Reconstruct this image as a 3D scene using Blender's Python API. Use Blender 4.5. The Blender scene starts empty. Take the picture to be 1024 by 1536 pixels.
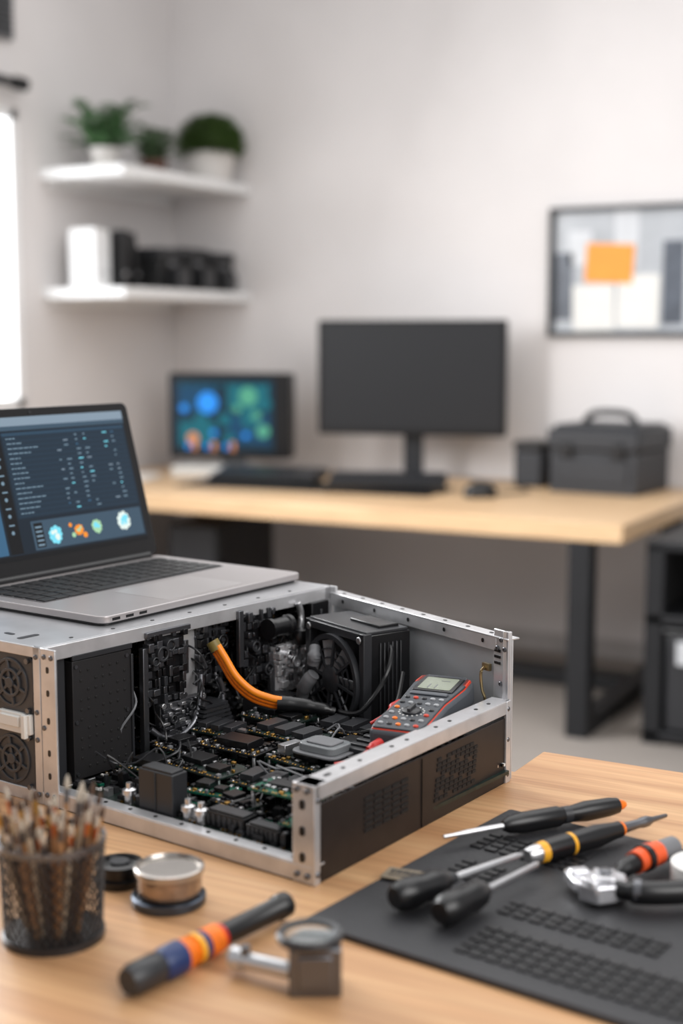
import bpy, bmesh, math, random
from mathutils import Matrix, Vector
random.seed(7)
rad=math.radians
sc=bpy.context.scene
COL=sc.collection
def lin(c):
    return tuple(((v/255)/12.92 if v/255<=.04045 else ((v/255+.055)/1.055)**2.4) for v in c)
def mat(name,rgb,rough=.5,metal=0,namt=.08,nscale=12,bump=0,stretch=(1,1,1),coat=0,trans=0,detail=4):
    m=bpy.data.materials.new(name);m.use_nodes=True
    nt=m.node_tree;N=nt.nodes;L=nt.links;b=N['Principled BSDF']
    c=lin(rgb)
    tc=N.new('ShaderNodeTexCoord');mp=N.new('ShaderNodeMapping');mp.inputs['Scale'].default_value=stretch
    L.new(tc.outputs['Object'],mp.inputs[0])
    no=N.new('ShaderNodeTexNoise');no.inputs['Scale'].default_value=nscale;no.inputs['Detail'].default_value=detail
    L.new(mp.outputs[0],no.inputs['Vector'])
    cr=N.new('ShaderNodeValToRGB');cr.color_ramp.elements[0].position=.3;cr.color_ramp.elements[1].position=.7
    cr.color_ramp.elements[0].color=tuple(v*(1-namt) for v in c)+(1,)
    cr.color_ramp.elements[1].color=tuple(min(1,v*(1+namt)) for v in c)+(1,)
    L.new(no.outputs['Fac'],cr.inputs[0]);L.new(cr.outputs[0],b.inputs['Base Color'])
    b.inputs['Roughness'].default_value=rough;b.inputs['Metallic'].default_value=metal
    b.inputs['Coat Weight'].default_value=coat;b.inputs['Transmission Weight'].default_value=trans
    if bump:
        bu=N.new('ShaderNodeBump');bu.inputs['Strength'].default_value=bump;bu.inputs['Distance'].default_value=.002
        L.new(no.outputs['Fac'],bu.inputs['Height']);L.new(bu.outputs[0],b.inputs['Normal'])
    return m
def wood(name,a,b_,c_,rough=.45):
    m=bpy.data.materials.new(name);m.use_nodes=True
    nt=m.node_tree;N=nt.nodes;L=nt.links;b=N['Principled BSDF']
    tc=N.new('ShaderNodeTexCoord');mp=N.new('ShaderNodeMapping');mp.inputs['Scale'].default_value=(1.1,16,16)
    L.new(tc.outputs['Object'],mp.inputs[0])
    n1=N.new('ShaderNodeTexNoise');n1.inputs['Scale'].default_value=2.2;n1.inputs['Detail'].default_value=8;n1.inputs['Distortion'].default_value=.6
    L.new(mp.outputs[0],n1.inputs['Vector'])
    mp2=N.new('ShaderNodeMapping');mp2.inputs['Scale'].default_value=(3,110,110)
    L.new(tc.outputs['Object'],mp2.inputs[0])
    n2=N.new('ShaderNodeTexNoise');n2.inputs['Scale'].default_value=2.;n2.inputs['Detail'].default_value=5
    L.new(mp2.outputs[0],n2.inputs['Vector'])
    cr=N.new('ShaderNodeValToRGB');e=cr.color_ramp.elements
    e[0].position=.3;e[0].color=lin(a)+(1,);e[1].position=.72;e[1].color=lin(c_)+(1,)
    x=e.new(.5);x.color=lin(b_)+(1,)
    L.new(n1.outputs['Fac'],cr.inputs[0])
    mx=N.new('ShaderNodeMixRGB');mx.blend_type='MULTIPLY';mx.inputs[0].default_value=.4
    cr2=N.new('ShaderNodeValToRGB');cr2.color_ramp.elements[0].position=.35;cr2.color_ramp.elements[0].color=(.55,.5,.45,1);cr2.color_ramp.elements[1].position=.6
    L.new(n2.outputs['Fac'],cr2.inputs[0]);L.new(cr.outputs[0],mx.inputs[1]);L.new(cr2.outputs[0],mx.inputs[2])
    L.new(mx.outputs[0],b.inputs['Base Color']);b.inputs['Roughness'].default_value=rough
    return m
def glow(name,rgb,st=1.0):
    m=bpy.data.materials.new(name);m.use_nodes=True
    b=m.node_tree.nodes['Principled BSDF'];c=lin(rgb)+(1,)
    b.inputs['Base Color'].default_value=tuple(v*.2 for v in c[:3])+(1,);b.inputs['Roughness'].default_value=.25
    b.inputs['Emission Color'].default_value=c;b.inputs['Emission Strength'].default_value=st
    return m
class M:
    def __init__(s,T=None): s.bm=bmesh.new();s.T=T or Matrix.Identity(4)
    def add(s,vs,fs,mi=0,sm=False,R=None):
        X=s.T@R if R is not None else s.T
        bv=[s.bm.verts.new(X@Vector(v)) for v in vs]
        for f in fs:
            try:
                fc=s.bm.faces.new([bv[i] for i in f]);fc.material_index=mi;fc.smooth=sm
            except ValueError: pass
        return s
    def box(s,c,d,mi=0,R=None):
        x,y,z=[v/2 for v in d];cx,cy,cz=c
        vs=[(a*x,b*y,e*z) for a in(-1,1) for b in(-1,1) for e in(-1,1)]
        X=Matrix.Translation(c)@(R if R is not None else Matrix.Identity(4))
        return s.add(vs,[(0,1,3,2),(4,6,7,5),(0,4,5,1),(2,3,7,6),(0,2,6,4),(1,5,7,3)],mi,False,X)
    def lathe(s,prof,c=(0,0,0),seg=24,mi=0,R=None,ax='z'):
        X=Matrix.Translation(c)@(R if R is not None else Matrix.Identity(4))
        if ax=='x': X=X@Matrix.Rotation(rad(90),4,'Y')
        if ax=='y': X=X@Matrix.Rotation(rad(-90),4,'X')
        X=s.T@X;rings=[]
        for p in prof:
            if p[0]<1e-6: rings.append([s.bm.verts.new(X@Vector((0,0,p[1])))])
            else: rings.append([s.bm.verts.new(X@Vector((p[0]*math.cos(2*math.pi*i/seg),p[0]*math.sin(2*math.pi*i/seg),p[1]))) for i in range(seg)])
        for k in range(len(prof)-1):
            a,b=rings[k],rings[k+1];m_=prof[k][2] if len(prof[k])>2 else mi
            for i in range(seg):
                j=(i+1)%seg
                if len(a)==1 and len(b)==1: continue
                f=[a[0],b[j],b[i]] if len(a)==1 else ([a[i],a[j],b[0]] if len(b)==1 else [a[i],a[j],b[j],b[i]])
                fc=s.bm.faces.new(f);fc.material_index=m_;fc.smooth=True
        return s
    def cyl(s,c,r,h,mi=0,ax='z',seg=20,r2=None,R=None):
        r2=r if r2 is None else r2
        return s.lathe([(0,0),(r,0),(r2,h),(0,h)],c,seg,mi,R,ax)
    def tube(s,pts,r,seg=8,mi=0,n=6):
        P=[Vector(p) for p in pts];Q=[]
        for i in range(len(P)-1):
            p0=P[max(i-1,0)];p1=P[i];p2=P[i+1];p3=P[min(i+2,len(P)-1)]
            for k in range(n):
                t=k/n
                Q.append(.5*((2*p1)+(p2-p0)*t+(2*p0-5*p1+4*p2-p3)*t*t+(3*p1-p0-3*p2+p3)*t**3))
        Q.append(P[-1]);up=Vector((.13,.2,1)).normalized();rings=[]
        for i,q in enumerate(Q):
            d=(Q[min(i+1,len(Q)-1)]-Q[max(i-1,0)]).normalized()
            a=d.cross(up);a=a.normalized() if a.length>1e-5 else Vector((1,0,0));b=d.cross(a)
            rr_=r[min(int(i/len(Q)*len(r)),len(r)-1)] if isinstance(r,(list,tuple)) else r
            rings.append([s.bm.verts.new(s.T@(q+rr_*(math.cos(2*math.pi*k/seg)*a+math.sin(2*math.pi*k/seg)*b))) for k in range(seg)])
        for a,b in zip(rings,rings[1:]):
            for i in range(seg):
                j=(i+1)%seg;f=s.bm.faces.new([a[i],a[j],b[j],b[i]]);f.material_index=mi;f.smooth=True
        for e in (rings[0],rings[-1]):
            f=s.bm.faces.new(e);f.material_index=mi
        return s
    def prism(s,poly,z0,z1,mi=0,R=None):
        n=len(poly)
        vs=[(x,y,z0) for x,y in poly]+[(x,y,z1) for x,y in poly]
        fs=[tuple(range(n))[::-1],tuple(range(n,2*n))]+[(i,(i+1)%n,n+(i+1)%n,n+i) for i in range(n)]
        return s.add(vs,fs,mi,False,R)
    def out(s,name,par,mats,bevel=0,label=None,seg=2,stuff=False,keep=False):
        if not keep: bmesh.ops.recalc_face_normals(s.bm,faces=s.bm.faces)
        me=bpy.data.meshes.new(name);s.bm.to_mesh(me);s.bm.free()
        for m in (mats if isinstance(mats,(list,tuple)) else [mats]): me.materials.append(m)
        try: me.set_sharp_from_angle(angle=rad(38))
        except Exception: pass
        o=bpy.data.objects.new(name,me);COL.objects.link(o)
        if par is not None: o.parent=par
        if bevel:
            b=o.modifiers.new('b','BEVEL');b.width=bevel;b.segments=seg;b.limit_method='ANGLE';b.angle_limit=rad(40)
        if label:o['label']=label
        if stuff:o['kind']='stuff'
        return o
    def outs(s,name,par,mats,bevel=0,seg=2):
        s.bm.verts.index_update();seen=set();res=[]
        for v0 in list(s.bm.verts):
            if v0 in seen: continue
            st=[v0];seen.add(v0);isl=[]
            while st:
                v=st.pop();isl.append(v)
                for e in v.link_edges:
                    w=e.other_vert(v)
                    if w not in seen: seen.add(w);st.append(w)
            k=M();mp={v:k.bm.verts.new(v.co) for v in isl};fs=set(f for v in isl for f in v.link_faces)
            for f in sorted(fs,key=lambda f:f.index):
                nf=k.bm.faces.new([mp[v] for v in f.verts]);nf.material_index=f.material_index;nf.smooth=f.smooth
            res.append(k.out(name,par,mats,bevel,seg=seg))
        s.bm.free();return res
def thing(name,label,cat,loc=(0,0,0),rz=0,group=None,rot=None):
    o=bpy.data.objects.new(name,None);o.empty_display_size=.05;COL.objects.link(o)
    o.location=loc;o.rotation_euler=rot or (0,0,rz)
    o['label']=label;o['category']=cat
    if group:o['group']=group
    return o
def solo(o,label,cat,loc=(0,0,0),rz=0,group=None):
    o.location=loc;o.rotation_euler=(0,0,rz);o['label']=label;o['category']=cat
    if group:o['group']=group
    return o
def rr(x0,y0,x1,y1,r,n=5):
    P=[]
    for cx,cy,a in ((x1-r,y1-r,0),(x0+r,y1-r,90),(x0+r,y0+r,180),(x1-r,y0+r,270)):
        for i in range(n+1):
            t=rad(a+90*i/n);P.append((cx+r*math.cos(t),cy+r*math.sin(t)))
    return P
UPR=Matrix.Rotation(rad(90),4,'X')
def frame(p0,p1,z=0,O=(0,0,0)):
    a=math.atan2(p1[1]-p0[1],p1[0]-p0[0])
    return Matrix.Translation((p0[0]-O[0],p0[1]-O[1],z-O[2]))@Matrix.Rotation(a,4,'Z')
def dist(a,b): return math.hypot(a[0]-b[0],a[1]-b[1])
# ---------- materials
black=mat('black_plastic',(16,16,18),.32);black2=mat('black_matte',(15,15,16),.6,bump=.2,nscale=300)
dgrey=mat('dark_grey_plastic',(42,43,46),.38);mgrey=mat('mid_grey',(108,109,112),.5)
steel=mat('brushed_steel',(206,206,208),.28,.9,nscale=40,namt=.1,stretch=(1,1,12),bump=.05)
alu=mat('painted_aluminium',(206,206,208),.32,.6,nscale=30,namt=.12)
darksteel=mat('dark_steel',(112,113,117),.32,.9)
green=mat('green_circuit_board',(22,92,72),.3,nscale=90,namt=.35)
darkgreen=mat('dark_circuit_board',(24,38,33),.35,nscale=120,namt=.6)
gold=mat('brass_contacts',(190,150,80),.3,.9);copper=mat('copper',(186,112,70),.35,.9)
white=mat('white_paint',(234,234,234),.5,namt=.02);offw=mat('off_white_plastic',(222,221,217),.5,namt=.03)
orange=mat('orange_rubber',(236,116,12),.42,nscale=200,namt=.15,bump=.2);redor=mat('red_orange_rubber',(196,58,34),.45)
red=mat('red_plastic',(190,26,20),.4);yellow=mat('yellow_plastic',(236,170,40),.4);blue=mat('blue_plastic',(22,46,96),.4)
panelm=mat('dark_anodised_panel',(42,36,34),.42,.35,nscale=60,namt=.1,bump=.05)
benchwood=wood('oak_bench',(176,130,90),(194,150,108),(208,168,124),.4)
deskwood=wood('oak_desk',(202,166,128),(214,180,140),(224,194,156),.4)
wallm=mat('painted_plaster',(218,214,213),.85,namt=.035,nscale=2.2,bump=.15)
floorm=mat('concrete_floor',(138,131,125),.55,namt=.12,nscale=1.6)
pot_w=mat('white_ceramic',(206,202,198),.35,namt=.02);terra=mat('brown_clay',(92,62,50),.7)
leaf=mat('fern_leaf',(62,98,56),.55,nscale=30,namt=.5);leaf2=mat('hedge_leaf',(58,82,30),.55,nscale=40,namt=.6);leafd=mat('dusky_leaf',(70,90,60),.6,nscale=30,namt=.4)
soil=mat('soil',(50,38,30),.9)
lap=mat('space_grey_aluminium',(180,175,175),.34,.55,namt=.03);key=mat('key_black',(20,20,22),.5)
glassm=mat('clear_glass',(235,240,240),.05,0,namt=0,trans=.95)
smoke=mat('clear_plastic_cover',(170,175,178),.15,0,trans=.5)
H=1.371
# ---------- room
def struct(o): o['kind']='structure';return o
XL=-4.04;YB=5.72
m=M();m.box((1.0,YB+.05,1.6),(10.2,.1,3.2));struct(m.out('wall_back',None,wallm))
m=M()
wy0,wy1,wz0,wz1=3.1,4.61,1.07,2.31
for (a,b,c,d) in ((-1.5,wy0,0,3.2),(wy1,YB,0,3.2),(wy0,wy1,0,wz0),(wy0,wy1,wz1,3.2)):
    m.box((XL-.05,(a+b)/2,(c+d)/2),(.1,b-a,d-c))
struct(m.out('wall_left',None,wallm))
m=M();m.box((1.0,2.1,-.05),(10.2,7.3,.1));struct(m.out('floor',None,floorm))
winfr=mat('window_frame_white',(235,235,235),.4,namt=.02);paneg=glow('daylight_glow_pane',(250,252,255),5.0)  # window pane itself glows, standing in for daylight outside
w=M()
for y in (wy0+.02,(wy0+wy1)/2,wy1-.02): w.box((XL-.03,y,(wz0+wz1)/2),(.05,.04,wz1-wz0))
for z in (wz0+.02,wz1-.02): w.box((XL-.03,(wy0+wy1)/2,z),(.05,wy1-wy0,.04))
w.box((XL-.075,(wy0+wy1)/2,(wz0+wz1)/2),(.01,wy1-wy0-.02,wz1-wz0-.02),1)
struct(w.out('window_1',None,[winfr,paneg]))
m=M();m.box((0.53,YB-.006,.04),(9.0,.012,.08));struct(m.out('baseboard_back',None,mat('baseboard_grey',(178,174,172),.6)))
t=thing('curtain_rod','black metal curtain rod above the window','curtain rod',(XL+.07,3.8,2.40))
m=M();m.lathe([(0,-.72),(.02,-.72),(.02,.72),(.028,.72),(.028,.78),(0,.78)],ax='y',seg=16);m.out('rod',t,black)
for i in(-.55,.6):
    m=M();m.box((-.035,i,0),(.07,.02,.03));m.out('bracket',t,black)
t=thing('wall_vent','grey ventilation grille high on the side wall','vent',(XL,4.35,2.68))
m=M();m.box((.015,0,0),(.03,.44,.2));m.out('frame',t,mgrey,.004)
m=M()
for i in range(7): m.box((.035,0,-.075+i*.025),(.01,.4,.012),R=Matrix.Rotation(rad(30),4,'Y'))
m.outs('louvre',t,dgrey)
# ---------- shelves
for zt,lab in ((2.08,'white floating wall shelf carrying potted plants'),(1.578,'white floating wall shelf holding binders and boxes')):
    t=thing('wall_shelf',lab,'shelf',(XL,5.225,zt))
    m=M();m.box((.222,0,-.022),(.444,.98,.044));m.out('board',t,white,.003)
    m=M();m.box((.012,0,-.06),(.02,.9,.034));m.out('mounting_rail',t,white,.002)
def frond(m,az,L,rise,w,droop,n=14,mi=0,lw=.012):
    d=Vector((math.cos(az),math.sin(az),0));side=Vector((-math.sin(az),math.cos(az),0))
    pts=[]
    for i in range(n+1):
        t_=i/n;pts.append(d*(L*t_)+Vector((0,0,rise*math.sin(t_*math.pi*.62)*1.0-droop*t_*t_)))
    for i in range(n):
        a,b=pts[i],pts[i+1];q=.0018
        m.add([a-side*q,a+side*q,b+side*q,b-side*q],[(0,1,2,3)],mi)
        t_=(i+.5)/n;ll=w*math.sin(math.pi*min(1,t_*.85+.15))
        for sg in(-1,1):
            o=a+side*sg*q;tip=o+side*sg*ll+(b-a).normalized()*ll*.5+Vector((0,0,-ll*.25+random.uniform(-.005,.005)))
            mid=(o+tip)/2;f=(b-a).normalized()*lw
            m.add([o,mid+f,tip,mid-f],[(0,1,2,3)],mi)
def potprof(r1,r2,h): return [(0,0),(r1,0),(r2,h-.012),(r2+.004,h-.012),(r2+.004,h),(r2-.006,h),(r2-.01,h-.02),(0,h-.02)]
t=thing('potted_fern','green fern with arching fronds in a small white pot','plant',(-3.80,4.88,2.081))
m=M();m.lathe(potprof(.045,.062,.088));m.out('pot',t,pot_w)
m=M();m.cyl((0,0,.063),.052,.008);m.out('soil',t,soil)
m=M(Matrix.Translation((0,0,.068)))
for i in range(40):
    L=random.uniform(.14,.24);frond(m,i*2.4+random.uniform(-.3,.3),L,random.uniform(.07,.24),.052,random.uniform(.0,.06),n=11,lw=.011)
m.out('foliage',t,leaf,keep=True)
t=thing('potted_herb','small bushy green plant in a brown clay pot','plant',(-3.78,5.20,2.081))
m=M();m.lathe(potprof(.05,.062,.07));m.out('pot',t,terra)
m=M();m.cyl((0,0,.045),.052,.008);m.out('soil',t,soil)
m=M(Matrix.Translation((0,0,.055)))
for i in range(46): frond(m,i*2.4,random.uniform(.07,.16),random.uniform(.05,.19),.036,random.uniform(0,.08),n=9,lw=.010)
m.out('foliage',t,leafd,keep=True)
t=thing('potted_grass_ball','dense round green hedge plant in a white pot','plant',(-3.72,5.565,2.081))
m=M();m.lathe(potprof(.095,.118,.135));m.out('pot',t,pot_w)
m=M();m.cyl((0,0,.108),.106,.008);m.out('soil',t,soil)
m=M(Matrix.Translation((0,0,.178)))
m.lathe([(0,-.06),(.085,-.055),(.118,0),(.105,.05),(.06,.08),(0,.09)],seg=20)
for i in range(3600):
    th_=random.uniform(0,6.283);ph=math.acos(random.uniform(-.5,1))
    d=Vector((math.sin(ph)*math.cos(th_),math.sin(ph)*math.sin(th_),math.cos(ph)*.85));r0=random.uniform(.105,.150)
    p=d*r0;dd=(d*.6+Vector((random.uniform(-.6,.6),random.uniform(-.6,.6),random.uniform(-.1,1.1)))).normalized()*.034
    s_=dd.cross(Vector((random.random(),random.random(),random.random()))).normalized()*.004
    m.add([p,p+dd*.5+s_,p+dd,p+dd*.5-s_],[(0,1,2,3)])
m.out('foliage',t,leaf2,keep=True)
zl=1.579
def binder(y,th_,h,dep,mt,lab,x0=-3.98,tilt=0):
    t=thing('binder',lab,'binder',(x0,y,zl),rot=(tilt,0,0),group='binders on the lower shelf')
    m=M();m.box((dep/2,0,.001+h/2),(dep,.004,h));m.box((dep/2,th_,.001+h/2),(dep,.004,h));m.box((dep,th_/2,.001+h/2),(.004,th_+.004,h));m.out('cover',t,mt,.001)
    m=M();m.box((dep/2-.004,th_/2,.001+h/2),(dep-.012,th_-.008,h-.012));m.out('pages',t,offw)
    m=M();m.cyl((dep+.002,th_/2,h*.25),.011,.001,ax='x',seg=16);m.out('finger_ring',t,steel)
binder(4.79,.05,.25,.135,white,'thick white ring binder standing on the shelf end',-3.93)
binder(4.85,.05,.245,.13,white,'thick white ring binder standing beside its twin',-3.93)
binder(4.922,.042,.25,.20,black,'black ring binder standing upright on the shelf',-3.95)
binder(5.022,.042,.24,.20,black,'black ring binder leaning against its neighbour',-3.95,tilt=rad(12))
def sbox(y,w,h,dep,lab,x0=-3.94):
    t=thing('storage_box',lab,'box',(x0,y,zl),group='dark boxes on the lower shelf')
    m=M();m.box((dep/2,w/2,h*.39),(dep,w,h*.78));m.out('body',t,black2,.006)
    m=M();m.box((dep/2,w/2,h*.89),(dep+.01,w+.008,h*.2));m.out('lid',t,dgrey,.006)
    m=M();m.box((dep+.008,w/2,h*.62),(.008,w*.3,.02));m.out('latch',t,mgrey,.002)
sbox(5.10,.17,.185,.26,'low black storage box with latch on shelf')
sbox(5.29,.19,.195,.26,'wide black storage box with latch on shelf')
sbox(5.50,.18,.185,.27,'black storage box with latch near room corner')
for (y,r) in ((5.2,.05),(5.40,.055),(5.58,.05)):
    t=thing('cable_spool','small black cable spool on the shelf edge','spool',(-3.636,y,zl+r),group='cable spools on the lower shelf')
    m=M();m.lathe([(0,-.02),(r,-.02),(r,-.012),(r*.5,-.012),(r*.5,.012),(r,.012),(r,.02),(0,.02)],ax='x');m.out('reel',t,dgrey)
    m=M();m.lathe([(r*.5,-.0115),(r*.85,-.0115),(r*.85,.0115),(r*.5,.0115)],ax='x');m.out('cable',t,black)
# ---------- back desk
DT=.75
t=thing('desk','long light oak desk on black square steel legs','desk',(-2.67,5.09,0))
m=M();m.box((0,0,DT-.033),(2.60,1.22,.066));m.out('desktop',t,deskwood,.004)
lm=mat('black_powder_coat',(26,27,30),.5,.2)
for sx in(-1,1):
    for sy in(-1,1):
        m=M();m.box((sx*1.150,sy*.568,.342),(.078,.078,.684));m.out('leg',t,lm,.003)
    m=M();m.box((sx*1.150,0,.03),(.078,1.054,.06));m.out('foot_bar',t,lm,.003)
m=M();m.box((0,.12,.035),(2.208,.12,.05));m.out('cross_bar',t,lm,.003)
t=thing('computer_tower','black desktop computer tower under the desk','computer',(-3.30,5.0,0),rad(4))
m=M();m.box((0,0,.31),(.24,.5,.58));m.out('housing',t,black,.008)
m=M();m.box((0,-.256,.31),(.22,.012,.56));m.out('front_panel',t,dgrey,.006)
m=M()
for a in(-1,1):
    for b in(-1,1): m.cyl((a*.09,b*.2,0),.02,.022)
m.outs('foot',t,black)
t=thing('shelf_unit','black shelf unit standing beside the desk','shelf',(-.955,4.99,0))
m=M()
for a in(-.32,.32):
    for b in(-.42,.42): m.box((a,b,.34),(.06,.06,.68))
m.outs('upright',t,lm,.002)
for z in(.03,.43,.68):
    m=M();m.box((0,0,z),(.7,.9,.03));m.out('shelf_board',t,lm,.003)
m=M();m.box((0,.43,.36),(.6,.01,.62));m.out('back_panel',t,black2)
m=M();m.box((-.33,0,.36),(.01,.78,.62));m.out('side_panel',t,black2)
t=thing('storage_crate','black plastic storage crate with pale label panel','crate',(-.955,4.80,.046))
m=M();m.box((0,0,.17),(.56,.5,.34));m.out('body',t,dgrey,.015)
m=M();m.box((0,0,.345),(.575,.52,.02));m.out('lid',t,black,.006)
m=M();m.box((-.005,-.253,.275),(.47,.006,.08));m.out('label_panel',t,mat('label_grey',(185,187,190),.5),.002)
t=thing('desk_pad','thin black desk pad under the keyboards','desk pad',(-2.86,5.04,DT),rad(6))
m=M();m.prism(rr(-.56,-.2,.56,.14,.02),0,.004);m.out('pad',t,black2)
def keyboard(loc,rz,w,d,lab):
    t=thing('keyboard',lab,'keyboard',loc,rz)
    m=M(Matrix.Rotation(rad(9),4,'X'));m.prism(rr(-w/2,-d/2,w/2,d/2,.01),.016,.044);m.out('base',t,black,.002)
    m=M(Matrix.Rotation(rad(9),4,'X'));nx=int(w/.02);ny=6
    for i in range(nx):
        for j in range(ny): m.box((-w/2+.012+(i+.5)*(w-.024)/nx,-d/2+.012+(j+.5)*(d-.024)/ny,.048),((w-.024)/nx*.86,(d-.024)/ny*.84,.009))
    m.out('key_caps',t,dgrey)
keyboard((-2.52,5.03,DT+.006),rad(22),.48,.21,'black full size keyboard lying before the monitor')
keyboard((-3.08,5.03,DT+.006),rad(10),.48,.19,'black keyboard lying before the small display')
t=thing('mouse','black computer mouse on the oak desk','mouse',(-2.10,5.0,DT),rad(35))
m=M();R=Matrix.Diagonal((1,.62,1.45,1));m.lathe([(0,0),(.064,0),(.068,.01),(.064,.024),(.044,.036),(.018,.041),(0,.0415)],R=R,seg=28);m.out('shell',t,black)
m=M();m.lathe([(0,-.004),(.009,-.004),(.009,.004),(0,.004)],c=(.035,0,.054),ax='y',seg=14);m.out('scroll_wheel',t,dgrey)
m=M()
m.tube([(-2.07,5.1,.755),(-2.0,5.25,.756),(-2.15,5.45,.756),(-2.3,5.5,.756),(-2.42,5.62,.757)],.004)
solo(m.out('cable',None,black),'thin black cable trailing across the desk','cable')
t=thing('monitor','large black widescreen monitor switched off on desk','monitor',(-2.60,5.42,DT),rad(14))
m=M();m.prism(rr(-.41,.20,.41,.692,.012),-.02,.025,R=UPR);m.out('housing',t,black,.003)
scr=mat('dark_screen',(34,35,38),.35,namt=.05,nscale=1)
m=M();m.box((0,-.0255,.452),(.78,.002,.455));m.out('screen',t,scr)
m=M();m.box((.0,.05,.19),(.085,.03,.36));m.out('neck',t,dgrey,.005)
m=M();m.prism(rr(-.14,-.1,.14,.12,.02),0,.014);m.out('stand_base',t,black,.003)
t=thing('small_display','small black display showing glowing teal charts','monitor',(-3.46,5.34,DT),rad(16))
m=M();m.prism(rr(-.285,.075,.285,.46,.015),-.028,.06,R=UPR);m.out('housing',t,black,.004)
d1=glow('display_dark_teal',(14,48,66),.85);d2=glow('display_blue',(40,135,225),1.25);d3=glow('display_green',(86,165,135),.9);d4=glow('display_orange',(214,140,92),1.0);d5=glow('display_teal',(20,104,118),.85);d6=glow('display_navy',(16,70,104),.85)
m=M();Y=-.062
m.box((-.025,Y,.270),(.47,.002,.32),0)
m.box((.09,Y-.0012,.35),(.19,.0006,.11),4);m.box((.09,Y-.0012,.21),(.19,.0006,.13),5);m.box((-.15,Y-.0012,.34),(.17,.0006,.12),5);m.box((-.15,Y-.0012,.19),(.17,.0006,.10),4)
for i,(x,z,r,k) in enumerate(((-.10,.325,.048,1),(.09,.355,.042,2),(.10,.26,.046,4),(-.02,.25,.03,4),(-.17,.165,.026,3),(-.13,.245,.034,4),(.16,.2,.03,2),(.0,.17,.025,4),(.17,.32,.03,4),(-.21,.3,.018,1),(.04,.3,.018,2),(-.07,.19,.014,1),(.08,.18,.014,1),(.13,.27,.02,2))):
    m.lathe([(0,0),(r,0),(r,.0006),(0,.0006)],c=(x,Y-.0018-i*.0006,z),mi=k,R=Matrix.Rotation(rad(180),4,'Z'),ax='y',seg=28)
for i in range(10): m.box((-.21+.043*i,Y-.012,.408),(.03,.001,.006),4)
for i in range(9): m.box((-.22+.03*i,Y-.012,.13),(.018,.001,.012+.014*(i%3)),(4,1,3)[i%3])
m.out('screen',t,[d1,d2,d3,d4,d5,d6])
m=M();m.box((.0,.0,.05),(.12,.03,.09));m.out('neck',t,mgrey,.004)
m=M();m.prism(rr(-.24,-.2,.12,.12,.03),0,.045);m.out('stand_base',t,offw,.006)
t=thing('notebook','closed white notebook lying on the desk end','notebook',(-3.78,4.92,DT),rad(15))
m=M();m.box((0,0,.009),(.3,.2,.018));m.out('cover',t,offw,.002)
m=M();m.box((.003,0,.009),(.3,.195,.012));m.out('pages',t,white)
t=thing('toolbox','black hard toolbox with arched carry handle','toolbox',(-1.74,5.49,DT),rad(-5))
tb=mat('toolbox_black',(34,36,41),.5)
m=M();m.box((0,0,.085),(.37,.35,.17));m.box((0,-.177,.09),(.3,.01,.1));m.out('body',t,tb,.010)
m=M();m.box((0,0,.215),(.39,.37,.085));m.box((0,0,.262),(.35,.33,.022));lid=m.out('lid',t,tb,.012)
m=M();m.tube([(-.11,0,.265),(-.095,0,.298),(-.05,0,.315),(.05,0,.315),(.095,0,.298),(.11,0,.265)],.015,seg=10);m.out('handle',lid,black)
for x in(-.11,.11):
    m=M();m.box((x,-.188,.175),(.05,.012,.06));m.out('latch',t,black,.004)
t=thing('battery_case','small black hard case beside the toolbox','case',(-2.07,5.52,DT),rad(-4))
m=M();m.box((0,0,.075),(.13,.16,.15));m.out('body',t,tb,.012)
m=M();m.box((0,0,.17),(.135,.165,.04));m.out('lid',t,black,.01)
t=thing('notice_board','black framed glass notice board on the wall','notice board',(-1.66,YB,1.641))
m=M();W_,H_=.86,.535
for s_ in(-1,1):
    m.box((s_*(W_/2-.009),-.02,0),(.018,.04,H_));m.box((0,-.02,s_*(H_/2-.009)),(W_,.04,.018))
m.out('frame',t,mat('frame_black',(30,33,38),.4),.003)
brd=mat('board_grey',(178,182,187),.2,namt=.15,nscale=5);bd=mat('board_dark_reflection',(84,90,100),.3,namt=.35,nscale=8);bl=mat('board_pale',(200,203,207),.3,namt=.06)
m=M();m.box((0,-.006,0),(W_-.03,.008,H_-.03),0)
m.box((-.37,-.0105,-.06),(.08,.001,.28),1);m.box((-.1,-.0105,.13),(.1,.001,.24),2);m.box((.10,-.0105,-.05),(.09,.001,.34),1);m.box((-.3,-.0105,.1),(.1,.001,.14),2);m.box((.28,-.0105,0),(.15,.001,.3),2)  # patches paint reflections in the glass into the backing colour
m.out('backing',t,[brd,bd,bl])
for (x,z,w_,h_,mt,lab,rz) in ((-.17,.033,.205,.16,mat('orange_note',(240,152,56),.6,namt=.04),'orange paper note pinned on the notice board',3),(-.235,-.150,.18,.19,offw,'white paper sheet pinned on the notice board',-2),(-.045,-.125,.175,.22,offw,'white paper sheet pinned on the notice board',1)):
    o=M().box((0,0,0),(w_,.001,h_)).out('paper_note',None,mt);o.location=(-1.66+x,YB-.0135-abs(rz)*.0006,1.641+z);o.rotation_euler=(0,rad(rz),0);o['label']=lab;o['category']='paper note';o['group']='notes pinned on the board'
# ---------- workbench
BZ=.875
t=thing('workbench','light oak workbench top strewn with tools','workbench',(0,0,0))
m=M();m.prism([(-1.9,.35),(.75,.35),(.75,1.545),(-.566,1.552),(-.568,1.462),(-1.9,1.462)],BZ-.04,BZ);m.out('worktop',t,benchwood,.003)
for x,y in((-1.8,.45),(.65,.45),(.65,1.45),(-1.8,1.37)):
    m=M();m.box((x,y,(BZ-.04)/2),(.07,.07,BZ-.04));m.out('leg',t,lm,.003)
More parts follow.
